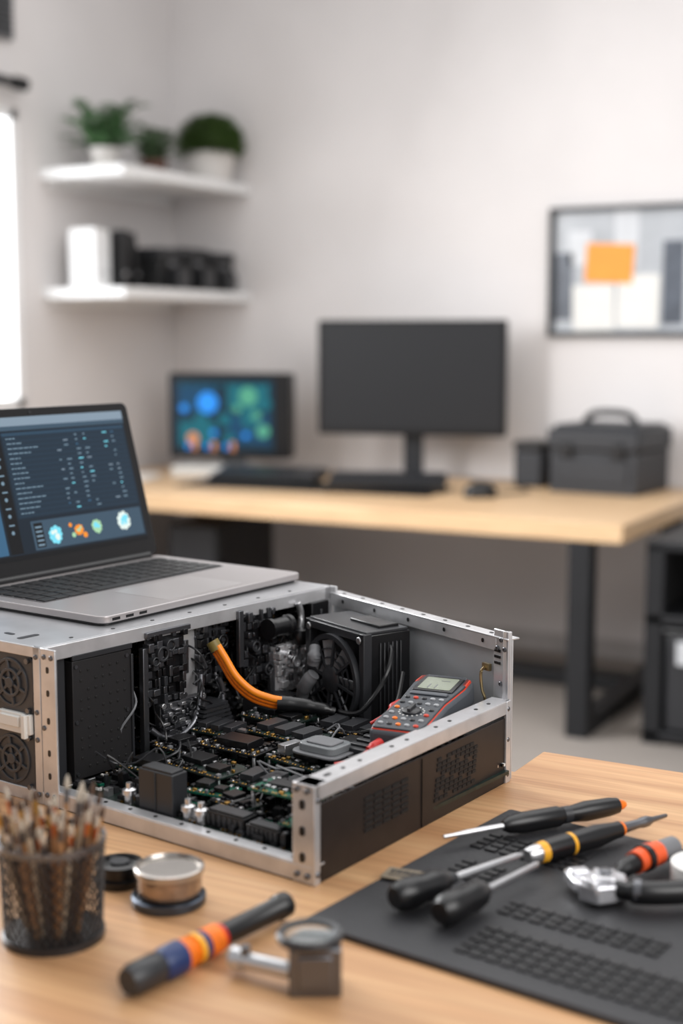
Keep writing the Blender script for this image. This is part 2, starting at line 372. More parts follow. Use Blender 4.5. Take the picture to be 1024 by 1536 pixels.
# ---------- computer chassis
A=(-.602,1.056);B=(-.560,1.424);C=(-.965,1.114);E=(-.876,1.585);L_=(-1.385,1.167);E2=(-1.296,1.645)
O=(-.76,1.3,BZ);ZT=1.046;ZL=.969
case=thing('computer_chassis','open silver metal computer chassis full of circuitry','computer',O)
def FM(p,q,z=BZ): return M(frame(p,q,z,O))
Tw=Matrix.Translation((-O[0],-O[1],-O[2]))
rot=Matrix.Rotation(rad(180),4,'Z')
m=M(Tw);m.prism([A,B,E,E2,L_,C],BZ,BZ+.004);m.out('bottom_tray',case,black)
LCA=dist(C,A);LAB=dist(A,B);LCE=dist(C,E);LED=dist(E,B);LLC=dist(L_,C)
m=FM(C,A);m.box((LCA/2,.001,.009),(LCA,.003,.016));m.box((LCA/2,.008,.0175),(LCA,.016,.002));brail=m.out('bottom_rail',case,alu,.0006)
m=FM(C,A)
for i in range(9): m.cyl((.05+i*.036,.008,.0186),.0022,.0006,seg=12)
m.outs('rail_hole',brail,black)
m=FM(C,A);h=ZL-BZ;m.box((LCA-.0125,.001,h/2),(.025,.0025,h));m.box((LCA-.0125,.011,h-.0015),(.025,.02,.003));postA=m.out('corner_post',case,alu,.0008)
m=FM(A,B);m.box((.004,0,h/2),(.009,.003,h));m.out('corner_post',case,alu,.0008)
m=FM(C,A)
for z in(.02,.045,.07): m.prism(rr(LCA-.016,z,LCA-.010,z+.009,.0028),.0005,.0013,R=UPR)
m.outs('post_slot',postA,black)
def bolts(p,q,pts,side=-1,r=.0028,par=None):
    m=FM(p,q)
    for x,z in pts:
        m.lathe([(0,0),(r,0),(r,.001),(r*.7,.0018),(0,.0018)],c=(x,side*.0015,z),ax='y',R=rot if side<0 else None,seg=14)
    m.outs('bolt',par or case,darksteel)
bolts(C,A,[(LCA-.019,.008),(LCA-.007,.008),(LCA-.019,.088),(LCA-.007,.088)],par=postA)
m=FM(A,B);m.box((LAB/2+.004,.001,.038),(LAB-.014,.0025,.074));sp=m.out('side_panel',case,panelm,.0008)
m=FM(A,B);m.box((LAB/2,0,h-.008),(LAB,.003,.014));m.box((LAB/2,.0105,h-.001),(LAB,.024,.002));tr=m.out('top_rail',case,alu,.0008)
m=FM(A,B)
for i in (0,1,2,4,5,7,8,10,11): m.prism(rr(.03+i*.028,.008,.035+i*.028+(.005 if i%3==0 else 0),.012,.0019),h+.0001,h+.0005)
m.outs('rail_hole',tr,black)
m=FM(A,B);m.box((LAB*.5,-.0008,.037),(.0012,.001,.072));m.out('panel_seam',sp,black)
vent=mat('vent_black',(12,11,11),.7)
m=FM(A,B)
for i in range(5):
    for j in range(6): m.box((.088+i*.016,-.0006,.028+j*.0062),(.013,.001,.0034))
m.out('vent_grille',sp,vent)
m=FM(A,B)
for i in range(9):
    for j in range(9):
        if (i+j*2)%7!=3: m.box((.213+i*.0095+j*.0008,-.0006,.022+j*.0052),(.0075,.001,.0034))
m.out('vent_grille',sp,vent)
m=FM(A,B);m.box((LAB-.005,-.0005,h/2),(.010,.004,h));m.out('end_strip',case,alu,.0008)
bolts(A,B,[(LAB-.006,.01),(LAB-.006,.05),(LAB-.006,.085),(.004,.01),(.004,.08)])
HT=ZT-BZ
m=FM(E,B);m.box((LED-.0125,-.001,HT/2),(.025,.003,HT));postB=m.out('corner_post',case,alu,.0008)
m=FM(A,B);m.box((LAB+.001,.004,HT/2),(.004,.010,HT));m.out('corner_post',case,alu,.0008)
bolts(E,B,[(LED-.012,.160),(LED-.006,.15),(LED-.018,.15),(LED-.012,.11)],side=-1.8,par=postB)
m=FM(E,B)
for z in(.133,.140,.147): m.box((LED-.018,-.003,z),(.010,.001,.003))
m.outs('post_slot',postB,black)
HB=HT-.008
m=FM(E,B);m.box((LED/2,.004,HB/2),(LED,.002,HB-.004));m.out('back_panel',case,mat('galvanised_sheet',(190,192,195),.4,.4,namt=.15,nscale=9),.0006)
m=FM(E,B);m.box((LED/2-.01,-.002,HB-.009),(LED-.02,.003,.016));m.box((LED/2,.005,HB-.001),(LED,.018,.002));tr=m.out('top_rail',case,alu,.0008)
m=FM(E,B)
for i in range(8): m.prism(rr(.02+i*.042,.003,.026+i*.042,.007,.0019),HB+.0001,HB+.0005)
for i in range(5): m.prism(rr(.03+i*.07,HB-.011,.034+i*.07,HB-.006,.002),.0036,.0042,R=UPR)
m.outs('rail_hole',tr,black)
m=FM(E,B);m.tube([(LED-.036,-.006,.125),(LED-.040,-.008,.118),(LED-.038,-.008,.1),(LED-.034,-.007,.09),(LED-.036,-.006,.08)],.0018);m.box((LED-.036,-.003,.125),(.012,.004,.008));m.box((LED-.036,-.003,.08),(.012,.004,.008));m.out('latch',case,mat('aged_brass',(168,150,112),.35,.9))
m=FM(C,A);m.box((.0115,0,HT/2),(.023,.003,HT));postC=m.out('corner_post',case,alu,.0008)
m=FM(L_,C);m.box((LLC-.0065,0,HT/2),(.011,.003,HT));m.box((LLC/2,0,.007),(LLC,.003,.014));m.box((LLC/2,0,HT-.006),(LLC,.003,.012))
for i in range(1,4): m.box((LLC-.003-i*.105,0,HT/2),(.012,.003,HT))
m.out('side_frame',case,alu,.0008)
m=FM(C,A)
for z in(.03,.055,.09,.12,.145): m.prism(rr(.009,z,.013,z+.007,.0018),.0014,.002,R=UPR)
m.outs('post_slot',postC,black)
bolts(C,A,[(.006,.012),(.017,.012),(.006,.162),(.017,.162),(.004,.085)],par=postC);bolts(L_,C,[(LLC-.007,.01),(LLC-.007,.16),(LLC-.007,.07),(LLC-.007,.1)])
fmm=mat('fan_module_grey',(58,59,62),.4)
for i in range(3):
    for z in(.043,.127):
        cx=LLC-.048-i*.105
        m=FM(L_,C);m.prism(rr(cx-.034,z-.033,cx+.034,z+.033,.008),-.006,.0,R=UPR)
        m.lathe([(.027,0),(.027,.003),(.0235,.003),(.0235,0)],c=(cx,.001,z),ax='y',R=rot,seg=32)
        m.lathe([(.016,0),(.016,.004),(.0125,.004),(.0125,0)],c=(cx,.001,z),ax='y',R=rot,seg=28)
        for a in range(3): m.box((cx,-.001,z),(.05,.003,.0035),R=Matrix.Rotation(rad(60*a+20),4,'Y'))
        m.lathe([(0,0),(.006,0),(.006,.005),(0,.005)],c=(cx,.001,z),ax='y',R=rot)
        fm=m.out('fan_module',case,fmm,.0006)
        m=FM(L_,C)
        for a in(-1,1):
            for b in(-1,1): m.lathe([(0,0),(.003,0),(.003,.003),(0,.003)],c=(cx+a*.028,-.001,z+b*.027),ax='y',R=rot,seg=12)
        m.outs('fan_screw',fm,darksteel)
    m=FM(L_,C);cx=LLC-.04-i*.105
    m.box((cx,-.002,.085),(.05,.006,.022));m.box((cx-.005,-.006,.087),(.03,.004,.012));m.box((cx+.018,-.005,.083),(.006,.008,.026));m.out('connector_block',case,offw,.001)
m=FM(L_,C);m.box((LLC/2,.012,HT/2),(LLC-.01,.002,HT-.01));m.out('inner_sheet',case,black)
m=M(Tw);m.prism([C,E,E2,L_],ZT-.003,ZT);m.out('top_plate',case,mat('brushed_top_plate',(186,187,190),.34,.6,namt=.1,nscale=20),.0005)
m=FM(C,E);m.box((LCE/2,0,HT-.009),(LCE,.003,.016));m.box((LCE/2,.002,.006),(LCE,.003,.012));m.box((LCE-.008,0,HT/2),(.014,.003,HT));m.box((LCE-.002,-.004,HT-.01),(.004,.014,.02));tr=m.out('top_rail',case,alu,.0007)
m=FM(C,E)
for i in range(7): m.prism(rr(.05+i*.06,.012,.055+i*.06,.016,.0019),HT+.0001,HT+.0005)
m.prism(rr(.012,.05,.04,.058,.0035),HT+.0001,HT+.0005);m.prism(rr(.02,.075,.026,.09,.0025),HT+.0001,HT+.0005)
m.outs('rail_hole',tr,dgrey)
m=FM(C,E);m.box((LCE/2,.075,HT/2),(LCE,.002,HT-.01));m.out('inner_sheet',case,black2)
m=M(frame(E,E2,BZ,O));m.box((.21,-.001,HT/2),(.42,.002,HT-.004));m.out('rear_sheet',case,alu)
GM=[black,dgrey,steel,green,gold,offw,darkgreen,darksteel]
def greeb(m,x0,y0,x1,y1,nx,ny,z,hmin,hmax,seed,dens=.85,up=None,pal=(0,0,0,1,1,7,2,0,6,3)):
    rn=random.Random(seed);dx=(x1-x0)/nx;dy=(y1-y0)/ny
    def bx(c,d,mi):
        m.box(c,d,mi) if up is None else m.box((c[0],up-c[2],c[1]),(d[0],d[2],d[1]),mi)
    for i in range(nx):
        for j in range(ny):
            if rn.random()>dens: continue
            w=dx*rn.uniform(.45,.95);d=dy*rn.uniform(.4,.92);hh=rn.uniform(hmin,hmax)*(1 if rn.random()<.8 else 1.8)
            cx=x0+(i+.5)*dx+rn.uniform(-.2,.2)*dx;cy=y0+(j+.5)*dy+rn.uniform(-.2,.2)*dy;mi=rn.choice(pal);k=rn.random()
            if k<.6:
                bx((cx,cy,z+hh/2),(w,d,hh),mi)
                if rn.random()<.6: bx((cx,cy,z+hh+.0008),(w*.6,d*.6,.0016),rn.choice((1,0,2,7)))
                if rn.random()<.4:
                    for q in range(5): bx((cx-w/2+w*(q+.5)/5,cy-d/2-.001,z+.001),(w/10,.002,.002),rn.choice((2,4)))
            elif k<.75:
                n=rn.randint(3,7);mi=rn.choice((0,1,7,0,1))
                for q in range(n): bx((cx-w/2+w*(q+.5)/n,cy,z+hh*.5),(w/n*.4,d,hh),mi)
            elif k<.88 and up is None:
                m.lathe([(0,0),(min(w,d)/2.2,0,1),(min(w,d)/2.2,hh*1.2,2),(0,hh*1.2)],c=(cx,cy,z),seg=12,mi=rn.choice((0,1,2)))
            else:
                for q in range(7): bx((cx+rn.uniform(-w,w)/2,cy+rn.uniform(-d,d)/2,z+.0015+hmin),(rn.uniform(.002,.005),rn.uniform(.0015,.003),.003),rn.choice((0,2,4,5,0,1)))
m=FM(C,A);m.prism([(.01,.02),(LCA-.008,.02),(LCA-.01,LAB-.01),(.06,LAB+.055),(.03,LAB-.02)],.012,.016);mb=m.out('motherboard',case,darkgreen)
m=FM(C,A);greeb(m,.02,.022,LCA-.012,.19,26,13,.016,.003,.010,3,dens=.92,pal=(0,0,0,1,1,7,2,0,6,3,3,0))
greeb(m,.04,.19,LCA-.012,.36,16,9,.016,.006,.02,5);m.out('circuit_component',mb,GM,stuff=True)
rn=random.Random(11)
def pcb(x,y,w,d,z,mt,dn,an,chips=()):
    m=FM(C,A);m.T=m.T@Matrix.Translation((x,y,0))@Matrix.Rotation(rad(an),4,'Z')@Matrix.Translation((-x,-y,0))
    m.box((x,y,z-.0015),(w,d,.0022),0)
    for a in(-1,1):
        for b in(-1,1): m.cyl((x+a*(w/2-.004),y+b*(d/2-.004),.013),.0022,z-.012,seg=8,mi=3)
    for (cx,cy,cw,cd,ch_,mi) in chips: m.box((x+cx*w,y+cy*d,z+ch_/2),(cw*w,cd*d,ch_),mi)
    nx=max(4,int(w/.007));ny=max(3,int(d/.007))
    for q in range(nx):
        for r_ in range(ny):
            px=-.5+(q+.5)/nx;py=-.5+(r_+.5)/ny
            if any(abs(px-c_[0])<c_[2]/2+.04 and abs(py-c_[1])<c_[3]/2+.04 for c_ in chips): continue
            if rn.random()<dn: m.box((x+px*w,y+py*d,z+.001),(w/nx*rn.uniform(.25,.8),d/ny*rn.uniform(.25,.8),rn.uniform(.0015,.005)),rn.choice((1,1,2,3,4,1,6,1)))
    for q in range(int(w/.004)): m.box((x-w/2+.003+q*.004,y-d/2+.0015,z+.0002),(.002,.003,.0008),4 if q%3 else 2)
    m.out('circuit_card',mb,[mt,black,dgrey,steel,gold,darkgreen,mgrey],.0003,seg=1)
CH1=((-.2,.1,.35,.5,.006,1),(.25,-.1,.25,.35,.005,1));CH2=((0,0,.55,.55,.008,1),);CH3=((-.3,0,.2,.6,.007,2),(.0,0,.2,.6,.007,2),(.3,0,.2,.6,.007,2));CH4=((.1,.1,.5,.4,.010,1),(-.33,.1,.15,.6,.012,3))
for a in ((.13,.115,.085,.05,.040,darkgreen,.7,-4,CH1),(.215,.125,.085,.05,.036,darkgreen,.7,5,CH3),(.12,.178,.08,.05,.046,black,.6,3,CH2),(.205,.185,.075,.045,.044,darkgreen,.7,-6,CH4),(.30,.165,.06,.06,.040,black,.6,4,CH1),(.14,.24,.09,.055,.050,darkgreen,.7,-3,CH3),(.235,.245,.07,.055,.048,black,.5,8,CH2),(.272,.085,.080,.042,.050,green,.5,3,((-.1,.05,.45,.4,.004,1),)),(.215,.068,.05,.035,.030,darkgreen,.7,-8,CH1),(.320,.055,.05,.04,.036,green,.6,6,CH2),(.172,.078,.05,.034,.032,green,.5,10,CH1),(.325,.118,.05,.034,.036,black,.7,-4,CH3),(.07,.09,.06,.05,.036,darkgreen,.7,4,CH2),(.062,.15,.055,.05,.042,black,.7,-5,CH1),(.06,.215,.06,.05,.046,darkgreen,.7,5,CH3),(.085,.29,.08,.06,.05,darkgreen,.7,0,CH1),(.18,.31,.09,.06,.046,black,.7,4,CH3),(.27,.30,.07,.06,.040,darkgreen,.7,-4,CH2)): pcb(*a)
for (x,y,w,d,h_) in ((.235,.036,.05,.02,.016),(.285,.032,.04,.016,.014),(.335,.030,.02,.02,.018),(.10,.06,.04,.018,.014)):
    m=FM(C,A);m.box((x,y,.016+h_/2),(w,d,h_),0);m.box((x,y,.016+h_+.001),(w*.9,d*.8,.002),1)
    for q in range(7): m.box((x-w/2+w*(q+.5)/7,y-d/2-.0006,.016+h_*.5),(w/14,.001,h_*.7),1)
    m.out('connector_housing',mb,[black,dgrey],.0006)
m=FM(C,A);m.box((.147,.030,.036),(.048,.022,.048));m.box((.147,.030,.061),(.042,.018,.003));m.box((.147,.0185,.036),(.002,.002,.046));m.out('relay_box',case,dgrey,.0015)
m=FM(C,A)
for x in (.102,.186,.204): m.lathe([(0,0),(.0055,0),(.0055,.010),(.0075,.010),(.0075,.015),(.0035,.017),(.0035,.022),(0,.022)],c=(x,.026,.016),seg=14)
m.outs('standoff',case,steel)
m=FM(C,A);
m.prism(rr(.20,.165,.262,.215,.012),.055,.058,1);m.prism(rr(.206,.171,.256,.209,.009),.058,.066,0);m.prism(rr(.213,.177,.249,.203,.006),.066,.068,1)
m.out('socket_cover',case,[smoke,mgrey],.001)
m=FM(C,E);m.box((.083,.030,.082),(.085,.062,.132),0)
m.box((.03,.03,.082),(.010,.05,.150),1);m.box((.083,-.001,.152),(.086,.003,.006),1)
m.box((.125,-.002,.08),(.003,.003,.125),1)
for i in range(7):
    for j in range(11):
        if (i*3+j)%4: m.box((.052+i*.0105,-.0013,.028+j*.0108),(.003,.001,.003),3)
m.box((.06,.03,.160),(.05,.04,.012),1)
bay=m.out('drive_bay',case,[mat('drive_bay_black',(36,35,36),.42),dgrey,mgrey,vent],.0010)
m=FM(C,E)
for x in(.045,.118): 
    for z in(.022,.08,.142): m.lathe([(0,0),(.0022,0),(.0022,.001),(0,.001)],c=(x,-.0016,z),ax='y',R=rot,seg=10)
m.outs('bolt',bay,darksteel)
m=FM(C,E);greeb(m,.135,.02,LCE-.02,HT-.02,18,9,.0,.006,.028,21,dens=.97,up=.06,pal=(0,0,0,1,1,7,1,0,0,1))
greeb(m,.135,.02,LCE-.02,HT-.03,40,22,.014,.003,.010,22,dens=.6,up=.05,pal=(0,0,1,7,7,2,4,0,0,1,0))
m.out('module_rack',case,GM,stuff=True)
def bracket(x,z,w,hh,y,nm,mats,seed):
    rn=random.Random(seed);m=FM(C,E)
    m.prism(rr(x-w/2,z-hh/2,x+w/2,z+hh/2,.004),-y-.0,-y+.01,0,R=UPR)
    for i in range(8):
        for j in range(8):
            if rn.random()<.25: continue
            px=x-w/2+w*(i+.5)/8;pz=z-hh/2+hh*(j+.5)/8
            m.box((px,y-.012,pz),(w/8*rn.uniform(.35,1.3),rn.uniform(.003,.012),hh/8*rn.uniform(.35,1.2)),rn.choice((0,1,0,1,2)))
    for k in range(3):
        px=x+rn.uniform(-.35,.35)*w;pz=z+rn.uniform(-.35,.35)*hh;r_=rn.uniform(.005,.010)
        m.lathe([(r_,0),(r_,.009),(r_*.7,.009),(r_*.7,.004),(0,.004)],c=(px,y-.010,pz),ax='y',R=rot,seg=18,mi=1)
    for a in(-1,1):
        for b in(-1,1): m.lathe([(0,0),(.0035,0),(.0035,.003),(0,.003)],c=(x+a*w*.46,y-.011,z+b*hh*.46),ax='y',R=rot,seg=12,mi=2)
    m.out(nm,case,mats,.0006)
bracket(.178,.118,.062,.085,.01,'relay_module',[black,dgrey,darksteel],1)
bracket(.262,.12,.05,.07,.018,'relay_module',[dgrey,black,darksteel],2)
bracket(.335,.115,.06,.09,.01,'power_module',[black,dgrey,darksteel],3)
bracket(.385,.08,.055,.06,.0,'power_module',[alu,steel,darksteel],4)
bracket(.20,.055,.07,.04,.005,'relay_module',[darksteel,dgrey,steel],6)
m=FM(C,E);m.box((.448,-.002,.09),(.034,.012,.13),0);m.box((.448,-.009,.09),(.004,.003,.11),1);m.out('divider_panel',case,[black,dgrey],.001)
m=FM(C,E);m.prism(rr(.212,.070,.246,.152,.006),-.014,-.011,0,R=UPR)
for z in(.085,.14): m.lathe([(0,0),(.004,0),(.004,.002),(0,.002)],c=(.240,.011,z),ax='y',R=rot,seg=12,mi=1)
m.box((.222,.010,.12),(.006,.003,.04),1)
m.out('backing_plate',case,[alu,darksteel],.0006)
m=FM(C,E);m.lathe([(0,0),(.013,0),(.013,.006),(.011,.008),(.011,.032),(.013,.034),(.013,.04),(0,.04)],c=(.335,-.018,.138),ax='x',seg=20);m.out('motor_cylinder',case,black)
m=FM(C,E);m.tube([(.150,-.004,.05),(.165,-.010,.038),(.19,-.014,.036),(.212,-.014,.05),(.222,-.012,.075),(.228,-.008,.10)],.0038,seg=10);m.out('curved_bracket',case,darksteel)
m=FM(C,E);m.tube([(.235,-.004,.03),(.25,-.012,.045),(.262,-.012,.07),(.258,-.008,.09)],.0035,seg=10);m.out('curved_bracket',case,darksteel)
for nm,f in (('lever_arm',lambda m:m.tube([(.405,-.006,.160),(.409,-.008,.145),(.405,-.010,.125),(.398,-.010,.105)],.0045)),
 ('metal_bracket',lambda m:m.box((.365,-.006,.065),(.03,.006,.035))),('metal_bracket',lambda m:m.box((.37,-.008,.03),(.022,.006,.05))),
 ('metal_bracket',lambda m:m.box((.145,.0,.08),(.008,.008,.13))),
 ('metal_bracket',lambda m:m.box((.18,-.004,.160),(.07,.004,.006))),('metal_bracket',lambda m:m.box((.30,-.004,.13),(.008,.006,.07)))):
    m=FM(C,E);f(m);m.out(nm,case,steel if nm=='lever_arm' else darksteel,.0008)
m=FM(C,E);m.lathe([(0,-.012),(.009,-.009),(.012,0),(.009,.009),(0,.012)],c=(.398,-.016,.118),seg=18);m.out('rotary_knob',case,black)
m=FM(C,E)
for i in range(9): m.box((.235,-.012-i*.0,.025+i*.005),(.07-.004*i,.03,.003),0 if i%2 else 1)
m.box((.235,-.012,.04),(.03,.026,.05),1)
m.out('heat_sink',case,[darksteel,dgrey])
m=FM(C,E)
for i in range(10): m.box((.31+.006*i,-.022,.035),(.003,.045,.04),0)
m.box((.337,-.022,.018),(.064,.045,.006));m.out('heat_sink',case,[dgrey])
rn=random.Random(5)
for k in range(22):
    m=FM(C,E);x=rn.uniform(.14,.42);z=rn.uniform(.05,.14);y=rn.uniform(.0,.02);p=[(x,.03,z)]
    for q in range(4):
        x+=rn.uniform(-.02,.02);z-=rn.uniform(.004,.022);y-=rn.uniform(-.004,.012);p.append((x,y,max(z,.024)))
    m.tube(p,rn.uniform(.0008,.0016),seg=6,n=4);m.out('wire',case,(black,black,dgrey,mgrey,black)[k%5])
for k in range(12):
    m=FM(C,A);x=rn.uniform(.06,.3);y=rn.uniform(.05,.3);p=[(x,y,.03)]
    for q in range(4): x+=rn.uniform(-.03,.03);y+=rn.uniform(-.03,.03);p.append((min(max(x,.03),.33),min(max(y,.03),.33),rn.uniform(.035,.062)))
    m.tube(p,.0012,seg=6,n=4);m.out('wire',case,(black,dgrey,mgrey)[k%3])
def W(x,y,z): return (x-O[0],y-O[1],z-O[2])
path=[(-.903,1.353,1.004),(-.894,1.355,.99),(-.880,1.358,.968),(-.863,1.366,.951),(-.845,1.375,.943),(-.833,1.382,.940)]
orl=mat('orange_light',(244,138,22),.42)
for k in(-1,0,1):
    m=M();m.tube([W(x+.0028*k,y-.0018*k,z+k*.0044) for x,y,z in path],.0044,seg=12,n=8);m.out('orange_cable',case,orange if k<1 else orl)
m=M();m.tube([W(-.836,1.380,.940),W(-.815,1.392,.938),W(-.79,1.403,.934),W(-.775,1.411,.93)],[.0095,.0088,.0075,.0055],seg=14);m.out('cable_sleeve',case,black)
m=M();m.tube([W(-.908,1.351,1.013),W(-.902,1.3525,1.003)],.0078,seg=12);m.out('cable_sleeve',case,mat('olive_sleeve',(120,104,50),.5))
m=M();m.tube([W(-.771,1.414,.93),W(-.74,1.41,.935),W(-.72,1.43,.97),W(-.725,1.46,1.0),W(-.745,1.47,1.01)],.003);m.out('wire',case,black)
m=M();m.tube([W(-.77,1.40,.925),W(-.74,1.37,.92),W(-.70,1.37,.93),W(-.69,1.40,.95),W(-.70,1.44,.98)],.0026);m.out('wire',case,black)
FT=frame(E,B,BZ,O)@Matrix.Translation((.125,-.045,.0))
m=M(FT);m.box((0,.004,.083),(.125,.058,.125),0);m.box((.0,.0,.1475),(.122,.062,.004),1);m.box((.02,.01,.151),(.06,.03,.004),0)
m.box((.058,-.030,.085),(.010,.012,.125),1);m.box((-.058,-.030,.085),(.010,.012,.125),1);m.box((0,-.030,.142),(.125,.012,.010),1);m.box((0,-.030,.027),(.125,.012,.010),1)
for i in range(6): m.box((.0635,-.012+i*.006,.085),(.002,.002,.1),1)
for a in(-1,1):
    for b in(-1,1): m.lathe([(0,0),(.0045,0),(.0045,.002),(0,.002)],c=(a*.054,-.036,.085+b*.054),ax='y',R=rot,seg=12,mi=2)
m.out('cooler_body',case,[black,dgrey,steel],.0012)
m=M(FT)
m.lathe([(.056,0),(.056,.008),(.050,.008),(.048,0)],c=(.0,-.034,.082),ax='y',R=rot,seg=40)
m.lathe([(0,0),(.018,0),(.018,.007),(.015,.009),(0,.009)],c=(0,-.034,.082),ax='y',R=rot,seg=28)
for a in range(4): m.box((0,-.041,.082),(.104,.003,.003),R=Matrix.Rotation(rad(45*a+10),4,'Y'))
for r_ in (.028,.039): m.lathe([(r_,0),(r_,.002),(r_-.0016,.002),(r_-.0016,0)],c=(0,-.039,.082),ax='y',R=rot,seg=32)
fan=m.out('cooling_fan',case,dgrey)
m=M(FT)
for a in range(7):
    t_=2*math.pi*a/7;m.box((.033*math.cos(t_),-.036,.082+.033*math.sin(t_)),(.03,.002,.016),R=Matrix.Rotation(-t_,4,'Y')@Matrix.Rotation(rad(30),4,'X'))
m.outs('fan_blade',fan,mgrey)
m=M(FT);m.tube([(-.048,-.05,.045),(-.040,-.055,.06),(-.028,-.056,.075),(-.020,-.052,.086)],[.006,.008,.009,.009,.008],seg=14);m.out('capacitor',case,mgrey)
m=M(FT);m.tube([(-.028,-.045,.118),(-.022,-.05,.108),(-.024,-.05,.098)],[.007,.0085,.0075],seg=14);m.out('capacitor',case,mgrey)
m=M(Tw)
m.prism([(-.70,1.26),(-.59,1.245),(-.578,1.39),(-.69,1.41)],BZ+.016,.932,0)
for i in range(8): m.prism([(-.69,1.272+i*.016),(-.595,1.259+i*.016),(-.595,1.267+i*.016),(-.69,1.28+i*.016)],.931,.937,1)
m.out('drive_cage',case,[black,dgrey],.001)
# ---------- laptop
t=thing('laptop','open grey laptop with dark dashboard on screen','laptop',(-.970,1.226,ZT+.0005),rad(83))
LW,LD=.370,.265
m=M();m.prism(rr(0,0,LW,LD,.012),.003,.0115);base=m.out('base',t,lap,.0013)
m=M();m.prism(rr(.004,.004,LW-.004,LD-.004,.012),.0,.0035);m.out('underside',base,black)
m=M();m.prism(rr(.020,.118,LW-.020,.240,.005),.0113,.0118);m.out('key_bed',base,mat('key_bed',(84,82,84),.5))
m=M()
KW=(LW-.046)
for j in range(6):
    y0=.121+j*.0196
    if j==0:
        for (a,b) in ((.024,.043),(.045,.064),(.066,.088),(.090,.111),(.113,.230),(.232,.253),(.255,.275),(.277,.297),(.299,.32),(.322,.346)): m.box(((a+b)/2,y0+.0085,.0125),(b-a,.0160,.0018))
    else:
        for i in range(14): m.box((.023+(i+.5)*KW/14,y0+.0085,.0125),(KW/14-.0035,.0160,.0018))
m.out('key_caps',base,key,.0006,seg=1)
m=M();m.prism(rr(.12,.012,.262,.105,.005),.0113,.0118);m.out('trackpad',base,mat('trackpad_grey',(190,186,186),.3,.4,namt=.02),0)
m=M();m.lathe([(0,.02),(.007,.02),(.007,LW-.02),(0,LW-.02)],c=(0,LD-.004,.012),ax='x',seg=16);m.out('hinge',t,black)
m=M()
for k in range(3): m.box((.02+k*.022,-.0001,.007),(.012,.001,.003))
m.outs('port',base,black)
ST=Matrix.Translation((0,LD-.004,.014))@Matrix.Rotation(rad(-15.4),4,'X')
m=M(ST);m.prism(rr(0,0,LW,.224,.010),-.006,.0,R=UPR);lid=m.out('lid',t,black,.001)
m=M(ST);m.prism(rr(.002,.002,LW-.002,.222,.009),-.0075,-.006,R=UPR);m.out('lid_back',lid,lap)
u0=glow('ui_navy',(20,34,47),.8);u1=glow('ui_header',(132,150,166),.85);u2=glow('ui_row',(27,46,62),.8);u3=glow('ui_text',(120,146,164),.8);u4=glow('ui_panel_blue',(56,98,130),.85);u5=glow('ui_cyan',(120,215,235),.95);u6=glow('ui_orange',(235,140,40),1.0);u7=glow('ui_lime',(170,215,170),.85);u8=glow('ui_white',(225,240,235),.9);u9=glow('ui_black',(14,17,22),.5);u10=glow('ui_strip',(60,82,100),.85);u11=glow('ui_line',(42,70,92),.8)
m=M(ST)
def q(x0,z0,x1,z1,mi,l=1): m.box(((x0+x1)/2,-.0004-l*.0001,(z0+z1)/2),(x1-x0,.0002,z1-z0),mi)
def disc(x,z,r,mi,l=3): m.lathe([(0,0),(r,0),(r,.0002),(0,.0002)],c=(x,-.0004-l*.0001,z),ax='y',R=rot,mi=mi,seg=20)
SX0,SX1,SZ0,SZ1=.013,.356,.023,.212
q(SX0,SZ0,SX1,SZ1,0,1);q(SX0,SZ1-.012,SX1,SZ1,1,2);q(SX0,SZ0,SX1,SZ0+.006,9,2);q(SX0,SZ1-.018,SX1,SZ1-.012,10,2)
q(.014,SZ0+.008,.10,SZ1-.020,4,2);q(.104,SZ0+.008,.125,SZ1-.020,9,2);q(.128,.076,.353,.189,2,2)
q(.128,.187,.353,.191,11,3)
rn=random.Random(2)
for i in range(16):
    z=.180-i*.0067
    q(.130,z-.0004,.352,z,11,3)
    x=.134
    for k in range(rn.randint(3,6)):
        w=rn.uniform(.003,.009);q(x,z+.0024,x+w,z+.0038,3,4);x+=w+.0015
    for xx in (.22,.234,.256,.272,.31,.326):
        if rn.random()<.7: q(xx,z+.002,xx+rn.uniform(.003,.009),z+.0036,(3,3,1,3,4,5,3,3)[rn.randint(0,7)],4)
for i in range(12): disc(.114,.18-i*.011,.0026,3,4) if i%2 else q(.110,.178-i*.011,.119,.180-i*.011,3,4)
for i in range(16): q(.020,.178-i*.009,.020+rn.uniform(.03,.072),.1795-i*.009,3 if i%3 else 5,4)
q(.146,.032,.352,.071,10,3);q(.150,.035,.165,.068,9,4)
for i in range(5): q(.152,.037+i*.006,.163,.0395+i*.006,3,5)
def blob(x,z,r,a,b,seed):
    rn=random.Random(seed)
    disc(x,z,r*.8,a,4)
    for i in range(9): disc(x+r*.7*math.cos(i*.7),z+r*.7*math.sin(i*.7),r*rn.uniform(.22,.36),a,5+i%3)
    for i in range(5): disc(x+rn.uniform(-.4,.4)*r,z+rn.uniform(-.4,.4)*r,r*rn.uniform(.15,.35),b,8+i%3)
blob(.185,.049,.0125,5,8,1);blob(.228,.051,.008,6,7,2);disc(.214,.059,.003,6,5);disc(.238,.043,.004,6,5);disc(.217,.045,.0035,7,7);blob(.262,.052,.010,7,5,3);blob(.315,.055,.0135,8,5,4)
m.out('screen',lid,[u0,u1,u2,u3,u4,u5,u6,u7,u8,u9,u10,u11])
m=M(ST);m.lathe([(0,0),(.0022,0),(.0022,.0004),(0,.0004)],c=(LW/2,-.0004,.2175),ax='y',R=rot,seg=12);m.out('webcam',lid,dgrey)
